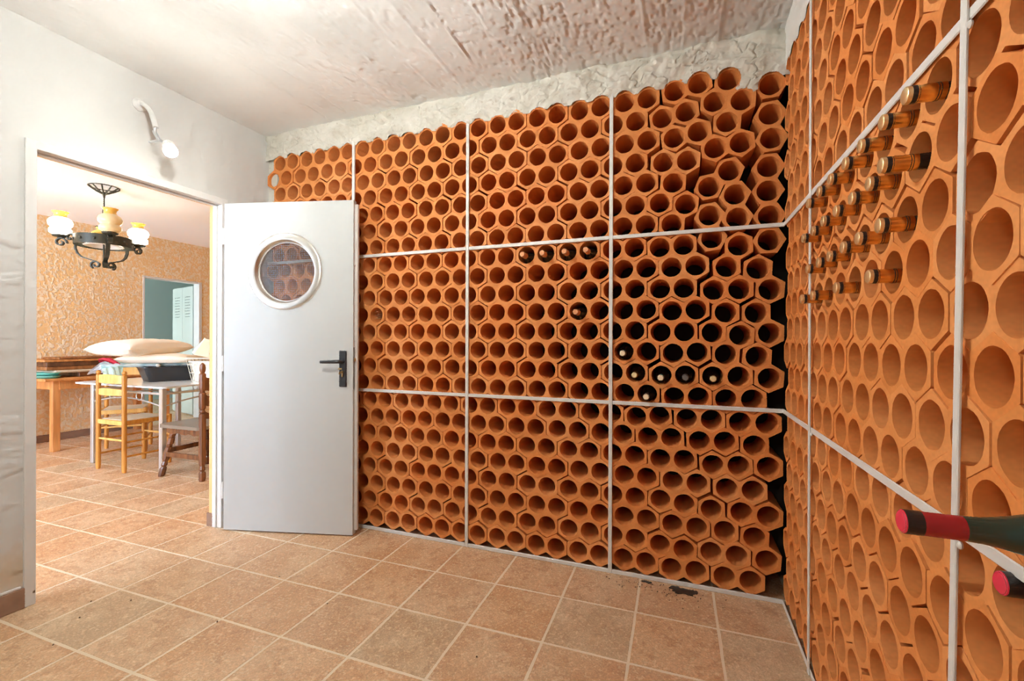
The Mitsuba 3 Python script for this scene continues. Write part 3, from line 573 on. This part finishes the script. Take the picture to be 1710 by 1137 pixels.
# ------------------------------------------------------------------ chandelier
CX, CY = -5.091, 2.615
ch = thing('chandelier', 'black wrought-iron chandelier with glowing glass shades hanging in the dining room', 'chandelier')
def at(m, z=0.0, rz=0.0): return mv(m, CX, CY, z, rz)
cano = [lathe([(0.112, -0.004), (0.118, 0.0), (0.112, 0.004), (0.106, 0.0), (0.112, -0.004)], 32)]
for k in range(10):
    a = 2 * math.pi * k / 10; cano.append(tube([(0.112 * math.cos(a), 0.112 * math.sin(a), 0), (0.07 * math.cos(a), 0.07 * math.sin(a), -0.032), (0.02 * math.cos(a), 0.02 * math.sin(a), -0.060)], 0.006, 6))
cano.append(lathe([(0, -0.10), (0.008, -0.095), (0.012, -0.07), (0.030, -0.055), (0.030, -0.048), (0, -0.045)], 16))
part(ch, 'canopy', shape(at(cat(*cano), ZC - 0.006), 'chand_iron', 40))
part(ch, 'rod', shape(at(tube([(0, 0, 2.42), (0, 0, 2.55)], 0.005, 8)), 'chand_iron', 40))
for k in range(4):
    a = np.linspace(0, 2 * np.pi, 17); rx, rz_ = 0.013, 0.024
    L = np.stack([rx * np.cos(a), 0 * a, 2.400 - 0.038 * k + rz_ * np.sin(a)], 1)
    part(ch, 'chain_link', shape(at(tube(L, 0.0036, 6, False), 0, (math.pi / 2) * (k % 2) + 0.4), 'chand_iron', 40))
part(ch, 'crown', shape(at(lathe([(0, 2.262), (0.014, 2.262), (0.060, 2.256), (0.064, 2.250), (0.020, 2.246), (0, 2.246)], 28)), 'chand_iron', 40))
part(ch, 'amber_font', shape(at(lathe([(0.010, 2.150), (0.055, 2.150), (0.088, 2.166), (0.094, 2.186), (0.080, 2.206), (0.050, 2.222), (0.044, 2.228), (0.056, 2.240), (0.058, 2.246), (0.010, 2.246)], 36)), 'amber_glass', 45), label='amber glass centre bowl')
part(ch, 'stem', shape(at(tube([(0, 0, 1.89), (0, 0, 2.15)], 0.008, 10)), 'chand_iron', 40))
RB = 0.205
band = lathe([(RB, -0.044), (RB + 0.006, -0.044), (RB + 0.006, 0.044), (RB, 0.044), (RB, -0.044)], 56)
studs = [mv(trimesh.creation.icosphere(subdivisions=1, radius=0.013), (RB + 0.006) * math.cos(a), (RB + 0.006) * math.sin(a), 0) for a in np.arange(12) * math.pi / 6 + 0.26]
part(ch, 'ring_band', shape(at(cat(band, *studs), 2.112), 'chand_iron', 40))
part(ch, 'cone_shade', {**shape(at(lathe([(0.030, 2.150), (0.040, 2.150), (0.148, 2.075), (0.140, 2.070), (0.030, 2.150)], 36)), 'opal_glass', 40), 'emitter': {'type': 'area', 'radiance': rgb((1.0, 0.92, 0.70))}}, label='white glass cone')
def spiral(cx, cz, r0, r1, a0, turns, n=22):
    return [(cx + (r0 + (r1 - r0) * t) * math.cos(a0 + 2 * math.pi * turns * t), 0, cz + (r0 + (r1 - r0) * t) * math.sin(a0 + 2 * math.pi * turns * t)) for t in np.linspace(0, 1, n)]
def strap(pts, w=0.016, th=0.0045):
    pts = np.asarray(pts, float); t = np.gradient(pts, axis=0); t /= np.linalg.norm(t, axis=1, keepdims=True)
    nn = np.cross(t, [0, 1.0, 0]); V8 = []
    for s, q in ((1, 1), (1, -1), (-1, -1), (-1, 1)): V8.append(pts + nn * th * s + V([0, w * q, 0]))
    G = np.stack(V8 + [V8[0]], 1); return grid(G)
for k, adeg in enumerate((-20, 100, 220)):
    a = math.radians(adeg)
    up = [(0.030, 0, 1.905), (0.060, 0, 1.930), (0.110, 0, 1.945), (0.165, 0, 1.965), (0.196, 0, 1.995), (0.212, 0, 2.040), (0.214, 0, 2.100), (0.222, 0, 2.150), (0.240, 0, 2.172), (0.262, 0, 2.165), (0.272, 0, 2.140), (0.262, 0, 2.118), (0.247, 0, 2.122), (0.245, 0, 2.138)]
    lo = spiral(0.060, 1.897, 0.012, 0.040, 0.3, -1.2)[::1]
    sc = spiral(0.318, 2.088, 0.012, 0.046, 2.0, 1.2)
    part(ch, 'arm', shape(at(cat(strap(up), strap(lo), strap(sc), tube([(0.262, 0, 2.165), (0.30, 0, 2.125), (0.345, 0, 2.135)], 0.006, 8)), 0, a), 'chand_iron', 40))
    part(ch, 'cup', shape(at(mv(lathe([(0, 0), (0.012, 0), (0.055, 0.012), (0.060, 0.022), (0.052, 0.026), (0, 0.020)], 28), 0.322, 0, 2.130), 0, a), 'chand_iron', 40))
    part(ch, 'strut', shape(at(tube([(0.05, 0, 2.165), (0.20, 0, 2.115)], 0.005, 6), 0, a + 1.05), 'chand_iron', 40))
    sp = [(0.045, 0.0), (0.078, 0.022), (0.080, 0.050), (0.066, 0.072), (0.083, 0.092), (0.088, 0.118), (0.076, 0.146), (0.050, 0.164)]
    lit = k != 0
    s = shape(at(mv(lathe(sp, 32), 0.322, 0, 2.152), 0, a), 'opal_glass' if lit else 'amber_pale', 60)
    if lit: s = {**s, 'emitter': {'type': 'area', 'radiance': rgb(SHADE)}}
    sk = part(ch, 'shade', s, label='glowing white glass shade' if lit else 'amber glass shade, darker than the other two')
    part(sk, 'rim', shape(at(mv(lathe([(0.050, 0.164), (0.042, 0.178), (0.046, 0.200), (0.060, 0.216), (0.058, 0.217), (0.043, 0.201), (0.039, 0.178), (0.047, 0.163)], 32), 0.322, 0, 2.152), 0, a), 'amber_glass', 60), label='amber rim')

# ------------------------------------------------------------------ dining room furniture
tb = thing('dining_table', 'grey metal table with frosted top in the dining room, piled with bedding', 'table')
ZTOP = 0.777
def rrect(x0, x1, y0, y1, r): return sbox(x0 + r, y0 + r, x1 - r, y1 - r).buffer(r, quad_segs=6)
part(tb, 'tabletop', shape(mv(extr(rrect(-5.61, -4.28, 2.63, 3.60, 0.05), 0.016), z=ZTOP - 0.016), 'frosted_top', 30))
for x in (-5.341, -4.335):
    for y in (2.668, 3.45): part(tb, 'leg', shape(bx(x - 0.022, x + 0.022, y - 0.022, y + 0.022, 0, ZTOP - 0.017, 0.006), 'chrome_grey'))
for y in (2.668, 3.45):
    part(tb, 'rail', shape(bx(-5.32, -4.355, y - 0.008, y + 0.008, 0.700, 0.722, 0.003), 'chrome_grey'))
    part(tb, 'arched_rail', shape(tube(arc(lambda t: (-5.32 + 0.965 * t, y, 0.600 + 0.055 * math.sin(math.pi * t)), 20), 0.007, 8), 'chrome_grey', 40))
    for x in (-5.06, -4.66): part(tb, 'ring', shape(tube([(x + 0.042 * math.cos(a), y, 0.682 + 0.042 * math.sin(a)) for a in np.linspace(0, 2 * np.pi, 25)], 0.005, 8, False), 'chrome_grey', 40))
for x in (-5.341, -4.335):
    part(tb, 'arched_rail', shape(tube(arc(lambda t: (x, 2.69 + 0.74 * t, 0.600 + 0.055 * math.sin(math.pi * t)), 20), 0.007, 8), 'chrome_grey', 40))
    part(tb, 'rail', shape(bx(x - 0.008, x + 0.008, 2.69, 3.43, 0.700, 0.722, 0.003), 'chrome_grey'))
def turned(h, r=0.019, top=True, z0=0.0):
    P = [(0, 0), (r * 0.8, 0), (r, 0.03), (r, h * 0.48), (r * .90, h * 0.485), (r, h * 0.49)]
    P += [(r, h * 0.66), (r * .9, h * .665), (r, h * .67), (r, h * .84), (r * .9, h * .845), (r, h * .85), (r, h * 0.955)]
    P += [(r * 0.6, h * 0.962), (r * 0.98, h * 0.972), (r * 0.98, h * 0.985), (r * 0.5, h), (0, h)] if top else [(r, h * 0.99), (r * .7, h), (0, h)]
    return lathe(P, 18)
def pine_chair(label, x, y, rz):
    c = thing('pine_chair', label, 'chair'); M = place(x, y, 0, rz)
    for s in (-1, 1):
        part(c, 'rear_post', shape(mv(turned(0.912), s * 0.190, -0.190), 'pine', 35), M); part(c, 'front_leg', shape(mv(turned(0.475, top=False), s * 0.190, 0.190), 'pine', 35), M)
        for z in (0.14, 0.27): part(c, 'rung', shape(tube([(s * 0.190, -0.19, z), (s * 0.190, 0.19, z)], 0.009, 8), 'pine', 40), M)
        part(c, 'seat_rail', shape(bx(s * 0.19 - 0.012, s * 0.19 + 0.012, -0.185, 0.185, 0.425, 0.462, 0.004), 'pine'), M)
    for yy, z in ((-0.19, 0.285), (0.19, 0.285)): part(c, 'rung', shape(lathe([(0, -.18), (.009, -.18), (.010, -.03), (.014, 0), (.010, .03), (.009, .18), (0, .18)], 12).apply_transform(Rm(np.pi / 2, [0, 1, 0])).apply_translation([0, yy, z]), 'pine_pale', 40), M)
    for yy in (-0.19, 0.19): part(c, 'seat_rail', shape(bx(-0.18, 0.18, yy - 0.012, yy + 0.012, 0.420, 0.462, 0.004), 'pine_pale'), M)
    for z0, z1 in ((0.800, 0.868), (0.690, 0.742)):
        xs_ = np.linspace(-0.178, 0.178, 15); yc = -0.190 - 0.035 * (1 - (xs_ / 0.178) ** 2); top = z1 + (0.014 * np.cos(xs_ / 0.178 * math.pi * .5))
        G = np.stack([np.stack([xs_, yc - .006, 0 * xs_ + z0], 1), np.stack([xs_, yc + .006, 0 * xs_ + z0], 1), np.stack([xs_, yc + .006, top], 1), np.stack([xs_, yc - .006, top], 1), np.stack([xs_, yc - .006, 0 * xs_ + z0], 1)], 1)
        part(c, 'back_slat', shape(grid(G), 'pine_pale', 40), M)
    part(c, 'rush_seat', shape(bx(-0.178, 0.178, -0.178, 0.182, 0.440, 0.466, 0.010), 'rush'), M)
pine_chair('light pine ladder-back chair with rush seat in front of the metal table', -4.865, 2.748, 0)
pine_chair('second pine chair half hidden behind the metal table, its seat below the tabletop', -5.64, 3.10, -127)
def oak_post(h, r=0.024):
    P = [(0, 0), (r * .9, 0), (r * 1.1, .02), (r * 1.1, .07), (r * .7, .085), (r, .10), (r * .75, .13), (r * 1.1, .15), (r * 1.1, .40 * h), (r * 1.1, .56 * h), (r * .7, .57 * h), (r, .585 * h), (r * .7, .60 * h), (r * 1.1, .62 * h), (r * 1.1, .74 * h), (r * .7, .75 * h), (r * .95, .77 * h), (r * 1.05, .79 * h), (r * 1.05, .90 * h), (r * .6, .912 * h), (r * .9, .93 * h), (r, .955 * h), (r * .7, .985 * h), (0, h)]
    return lathe(P, 8)
def wavy(x0, x1, y, z0, z1, amp, bsdf):
    xs_ = np.linspace(x0, x1, 21); t = (xs_ - x0) / (x1 - x0); zt = z1 + amp * (np.sin(math.pi * t) ** 2) + 0.012 * np.cos(6 * math.pi * t); zb = z0 - 0.012 * np.sin(math.pi * t * 3) ** 2
    return extr(Polygon(list(zip(xs_, zb)) + list(zip(xs_[::-1], zt[::-1]))), 0.020).apply_transform(V([[1, 0, 0, 0], [0, 0, 1, y - 0.010], [0, 1, 0, 0], [0, 0, 0, 1.0]]))
def oak_chair(label, x, y, rz, seat):
    c = thing('oak_chair', label, 'chair'); M = place(x, y, 0, rz)
    for s in (-1, 1):
        part(c, 'rear_post', shape(mv(oak_post(1.005), s * 0.195, -0.235), 'oak_dark', 30), M)
        l = oak_post(0.45); v = l.vertices; k = 1 - v[:, 2] / 0.45
        l.vertices = np.c_[v[:, 0] + s * (0.150 + 0.06 * k), v[:, 1] + 0.150 + 0.09 * k, v[:, 2]]
        part(c, 'front_leg', shape(l, 'oak_dark', 30), M)
        part(c, 'stretcher', shape(bx(s * 0.195 - .011, s * .195 + .011, -0.23, 0.215, 0.175, 0.215, .003), 'oak_dark'), M)
    part(c, 'stretcher', shape(bx(-0.19, 0.19, 0.20, 0.222, 0.20, 0.24, .003), 'oak_dark'), M)
    part(c, 'apron', shape(wavy(-0.19, 0.19, 0.19, 0.385, 0.430, 0, 0), 'oak_dark', 30), M)
    for s in (-1, 1):
        a = wavy(-0.21, 0.19, 0, 0.385, 0.430, 0, 0).apply_transform(Rm(np.pi / 2, [0, 0, 1])); part(c, 'apron', shape(mv(a, s * 0.185, 0, 0), 'oak_dark', 30), M)
    part(c, 'seat', shape(mv(extr(rrect(-0.235, 0.235, -0.245, 0.255, 0.05), 0.028), z=0.432), seat, 30), M)
    part(c, 'back_rail', shape(wavy(-0.19, 0.19, -0.235, 0.770, 0.870, 0.05, 0), 'oak_dark', 30), M)
    part(c, 'back_rail', shape(wavy(-0.19, 0.19, -0.235, 0.640, 0.720, 0.02, 0), 'oak_dark', 30), M)
    part(c, 'back_rail', shape(wavy(-0.19, 0.19, -0.235, 0.530, 0.575, 0.03, 0), 'oak_dark', 30), M)
oak_chair('dark turned-post oak chair nearest the doorway, cut by the right reveal', -4.03, 2.83, 92, 'leather_grey')
oak_chair('dark oak chair with grey seat standing beyond the metal table', -4.72, 3.93, 172, 'leather_grey')
wt = thing('side_table', 'orange-brown wooden table standing along the orange wall', 'table')
part(wt, 'tabletop', shape(bx(-6.90, -6.14, 2.650, 4.00, 0.755, 0.782, 0.004), 'table_wood'))
for x in (-6.25, -6.82):
    for y in (2.78, 3.88): part(wt, 'leg', shape(bx(x - .032, x + .032, y - .032, y + .032, 0, 0.756, 0.003), 'table_wood'))
part(wt, 'apron', shape(bx(-6.23, -6.21, 2.80, 3.86, 0.66, 0.755), 'table_wood')); part(wt, 'apron', shape(bx(-6.80, -6.27, 2.755, 2.775, 0.66, 0.755), 'table_wood'))
# things on the side table
zt = 0.783
def boards(name, lab, cat_, x0, x1, y0, y1, z0, z1, m, rz=0.0, frame=False):
    k = thing(name, lab, cat_, 'boards stacked on the side table'); cx, cy = (x0 + x1) / 2, (y0 + y1) / 2; M = place(cx, cy, 0, rz); hx_, hy_ = (x1 - x0) / 2, (y1 - y0) / 2
    part(k, 'panel', shape(bx(-hx_ + .02, hx_ - .02, -hy_ + .02, hy_ - .02, z0 + 0.004, z1 - 0.006), m), M)
    for s in (-1, 1):
        part(k, 'edge', shape(bx(s * hx_ - .022 * (s > 0), s * hx_ + .022 * (s < 0), -hy_, hy_, z0 + .0005, z1 - .0005, .003), m), M)
        part(k, 'edge', shape(bx(-hx_ + .022, hx_ - .022, s * hy_ - .022 * (s > 0), s * hy_ + .022 * (s < 0), z0 + .0005, z1 - .0005, .003), m), M)
boards('wooden_tray', 'dark reddish wooden tray at the bottom of the board stack on the side table', 'tray', -6.66, -6.26, 2.98, 3.52, zt, 0.832, 'oak_dark', 2)
kc = thing('folded_cloth', 'cream patterned folded cloth between the boards on the side table', 'cloth'); part(kc, 'body', shape(bx(-6.68, -6.24, 2.78, 3.56, 0.833, 0.862, 0.010), 'rush'))
boards('wooden_board', 'brown wooden board just above the folded cloth', 'board', -6.70, -6.28, 2.73, 3.58, 0.863, 0.903, 'board_brown', -1)
boards('wooden_board', 'darkest thick wooden board in the middle of the stack', 'board', -6.70, -6.28, 2.72, 3.54, 0.904, 0.952, 'board_dark', 1)
boards('wooden_board', 'orange-brown wooden board near the top of the stack', 'board', -6.72, -6.26, 2.71, 3.55, 0.953, 0.978, 'board_orange', -2)
boards('wooden_board', 'smaller thin wooden board topmost of the stack', 'board', -6.66, -6.34, 2.84, 3.60, 0.979, 0.999, 'board_brown', 3)
for q, (zz, r, lab) in enumerate(((zt, 0.165, 'lower teal oval tray at the left end of the side table'), (zt + 0.030, 0.150, 'upper pale teal oval tray stacked on another'))):
    k = thing('oval_tray', lab, 'tray', 'teal trays'); m = lathe([(0, 0), (r * .8, 0), (r, 0.020), (r * 1.02, 0.029), (r * .98, 0.029), (r * .8, 0.006), (0, 0.006)], 36); m.apply_scale([1.0, 0.62, 1.0])
    part(k, 'body', shape(mv(m, -6.345, 2.748 + 0.004 * q, zz), 'tray_teal', 40))
# things on the dining table
def pillow(name, lab, x, y, z, lx, ly, h, rz, mat, n=25, sag=0.0):
    u = np.linspace(-1, 1, n); U, W_ = np.meshgrid(u, u, indexing='ij')
    edge = (1 - np.abs(U) ** 3.0) * (1 - np.abs(W_) ** 3.0)
    t = h / 2 * np.clip(edge, 0, 1) ** 0.42
    pin = 1 - 0.10 * (1 - np.abs(U)) * np.abs(W_) ** 2; pin2 = 1 - 0.10 * (1 - np.abs(W_)) * np.abs(U) ** 2
    X, Y = U * lx / 2 * pin2, W_ * ly / 2 * pin
    wr = (meshkit.fbm(np.stack([X * 9, Y * 9, X * 0], -1), 3, int(lx * 100)) - .5) * 0.016 * np.clip(edge, 0, 1)
    bot = np.maximum(-t * 0.9, -h * 0.36)
    m = cat(grid(np.stack([X, Y, t + wr + sag * U], -1)), grid(np.stack([X, Y, bot + sag * U], -1), True))
    k = thing(name, lab, 'pillow', 'pillows on the dining table'); part(k, 'cushion', shape(m, mat, True), place(x, y, z, rz)); return k
ba = thing('basin', 'black tapered plastic basin on the metal table under the bedding', 'basin')
def taper(l0, w0, l1, w1, h, r=0.05, n=8):
    def rr(l, w, z):
        P = V(sbox(-l / 2 + r, -w / 2 + r, l / 2 - r, w / 2 - r).buffer(r, quad_segs=n).exterior.coords)[:-1]; return np.c_[P, np.full(len(P), z)]
    rings = [rr(l0, w0, 0), rr(l1, w1, h), rr(l1 + .03, w1 + .03, h), rr(l1 + .03, w1 + .03, h - .008), rr(l1 - .012, w1 - .012, h - .001), rr(l0 - .012, w0 - .012, 0.006)]
    k = len(rings[0]); G = np.stack([np.vstack([q, q[:1]]) for q in rings], 0); m = grid(G, True)
    b0 = trimesh.Trimesh(np.vstack([rings[-1], [[0, 0, 0.006]]]), [[i, (i + 1) % k, k] for i in range(k)], process=False)
    b1 = trimesh.Trimesh(np.vstack([rings[0], [[0, 0, 0]]]), [[(i + 1) % k, i, k] for i in range(k)], process=False)
    return cat(m, b0, b1)
part(ba, 'tub', shape(taper(0.36, 0.28, 0.46, 0.36, 0.150), 'basin_black', 40), place(-4.96, 3.10, ZTOP + 0.001, 72))
pad = thing('ironing_pad', 'flat pale blue patterned pad lying on the basin below the pillows', 'pad')
part(pad, 'cover', shape(bx(-0.42, 0.42, -0.18, 0.18, 0, 0.034, 0.015), 'pad_blue'), place(-5.06, 3.05, 0.929, 58)); part(pad, 'knob', shape(mv(trimesh.creation.icosphere(subdivisions=2, radius=0.020), 0.02, -0.185, 0.010), 'pillow_cream', True), place(-5.06, 3.05, 0.929, 58), 'pale round knob')
pillow('pillow', 'lower cream pillow lying on the blue pad', -4.99, 3.05, 1.000, 0.64, 0.46, 0.105, 40, 'pillow_cream')
pillow('pillow', 'upper cream and mint pillow topmost of the pile on the metal table', -5.18, 2.99, 1.110, 0.70, 0.56, 0.185, 100, 'pillow_cream', sag=0.010)
def drape(key, lab, cat_, pts, width, mat, seed):
    """a cloth strip: pts run along it, width across the direction wd"""
    pts = np.asarray(pts, float); n = 26; s = np.linspace(0, len(pts) - 1, n); P = np.stack([np.interp(s, np.arange(len(pts)), pts[:, k]) for k in range(3)], 1)
    w = np.linspace(-0.5, 0.5, 15); wd = V([0.55, 0.83, 0.0]); G = P[:, None, :] + w[None, :, None] * width * wd
    f = meshkit.noise(np.stack([np.broadcast_to(w * 9, (n, 15)), np.broadcast_to((s * .7)[:, None], (n, 15)), np.zeros((n, 15)) + seed], -1)) - .5
    G[:, :, 0] += f * 0.05; G[:, :, 2] += f * 0.02 - 0.03 * np.abs(w)[None]
    k = thing(key, lab, cat_); part(k, 'fabric', shape(cat(grid(G), grid(G + V([0.0015, 0, -0.004]), True)), mat, True)); return k
drape('towel', 'pale lilac cloth bunched at the left end of the table pile', 'cloth', [(-5.62, 2.84, 0.86), (-5.50, 2.80, 0.90), (-5.40, 2.84, 0.985), (-5.26, 2.90, 1.02)], 0.16, 'towel_lilac', 3)
drape('towel', 'mint green towel hanging over the table edge between the pine chair posts', 'towel', [(-5.30, 2.80, 0.985), (-5.22, 2.74, 0.98), (-5.08, 2.68, 0.94), (-4.97, 2.625, 0.87), (-4.93, 2.610, 0.80)], 0.15, 'towel_teal', 8)
drape('cloth', 'small dark red cloth tucked under the pillows', 'cloth', [(-5.30, 2.72, 0.985), (-5.21, 2.67, 1.022), (-5.11, 2.66, 1.022), (-5.02, 2.68, 0.978)], 0.07, 'cloth_red', 15)
bk = thing('wire_basket', 'white wire basket at the right end of the metal table behind the oak chair', 'basket')
wb = []
L0, L1 = 0.30, 0.38
for z, l in ((0.004, L0), (0.09, L0 + .03), (0.17, L0 + .055), (0.235, L1)):
    h = l / 2; wb.append(tube([(-h, -h * .75, z), (h, -h * .75, z), (h, h * .75, z), (-h, h * .75, z), (-h, -h * .75, z)], 0.005 if z > .2 else 0.003, 6))
for q in np.linspace(-1, 1, 11):
    for s in (-1, 1):
        wb.append(tube([(q * L0 / 2, s * L0 / 2 * .75, 0.004), (q * L1 / 2, s * L1 / 2 * .75, 0.235)], 0.0025, 5)); wb.append(tube([(s * L0 / 2, q * L0 / 2 * .75, 0.004), (s * L1 / 2, q * L1 / 2 * .75, 0.235)], 0.0025, 5))
    wb.append(tube([(q * L0 / 2, -L0 / 2 * .75, 0.004), (q * L0 / 2, L0 / 2 * .75, 0.004)], 0.0025, 5))
part(bk, 'wires', shape(cat(*wb), 'wire_white', 40), place(-4.44, 3.22, ZTOP + 0.002, 15)); part(bk, 'lining', shape(taper(0.28, 0.20, 0.34, 0.25, 0.20, 0.03), 'wire_white', 40), place(-4.44, 3.22, ZTOP + 0.008, 15))
ls = thing('lamp_shade', 'cream lamp shade lying tilted on the white basket', 'lamp shade')
part(ls, 'cone', shape(xf(lathe([(0.075, 0.0), (0.150, -0.17), (0.146, -0.17), (0.072, 0.0), (0.075, 0.0)], 6), Rm(0.25, [0, 1, 0])), 'shade_cream'), place(-4.47, 3.22, 1.20, 30))
rd = thing('red_ball', 'small red plastic ball beside the lamp shade', 'ball'); part(rd, 'shell', shape(trimesh.creation.icosphere(subdivisions=3, radius=0.045), 'plastic_red', True), place(-4.30, 3.12, 1.062))
# louvred cupboard in the far room
lc = thing('louvred_cupboard', 'pale louvred cupboard seen through the far doorway', 'cupboard')
A, B = V([-7.2, 4.865]), V([-7.98, 5.06]); e = (B - A); LW = float(np.linalg.norm(e)); ea = math.degrees(math.atan2(e[1], e[0])); CM = T().translate([A[0], A[1], 0]) @ T().rotate([0, 0, 1], ea)
part(lc, 'carcass', shape(bx(0, LW, -0.42, -0.022, 0, 2.05, 0.003), 'louvre_white'), CM)
for q in range(2):
    d0 = part(lc, 'door', shape(bx(q * LW / 2 + .004, (q + 1) * LW / 2 - .004, -0.021, 0.0, 0.02, 2.04, 0.003), 'louvre_white'), CM)
    for s in range(8): part(d0, 'slot', shape(bx(q * LW / 2 + 0.10, (q + 1) * LW / 2 - 0.10, -0.001, 0.0012, 1.56 + 0.045 * s, 1.572 + 0.045 * s), 'slot_dark'), CM)
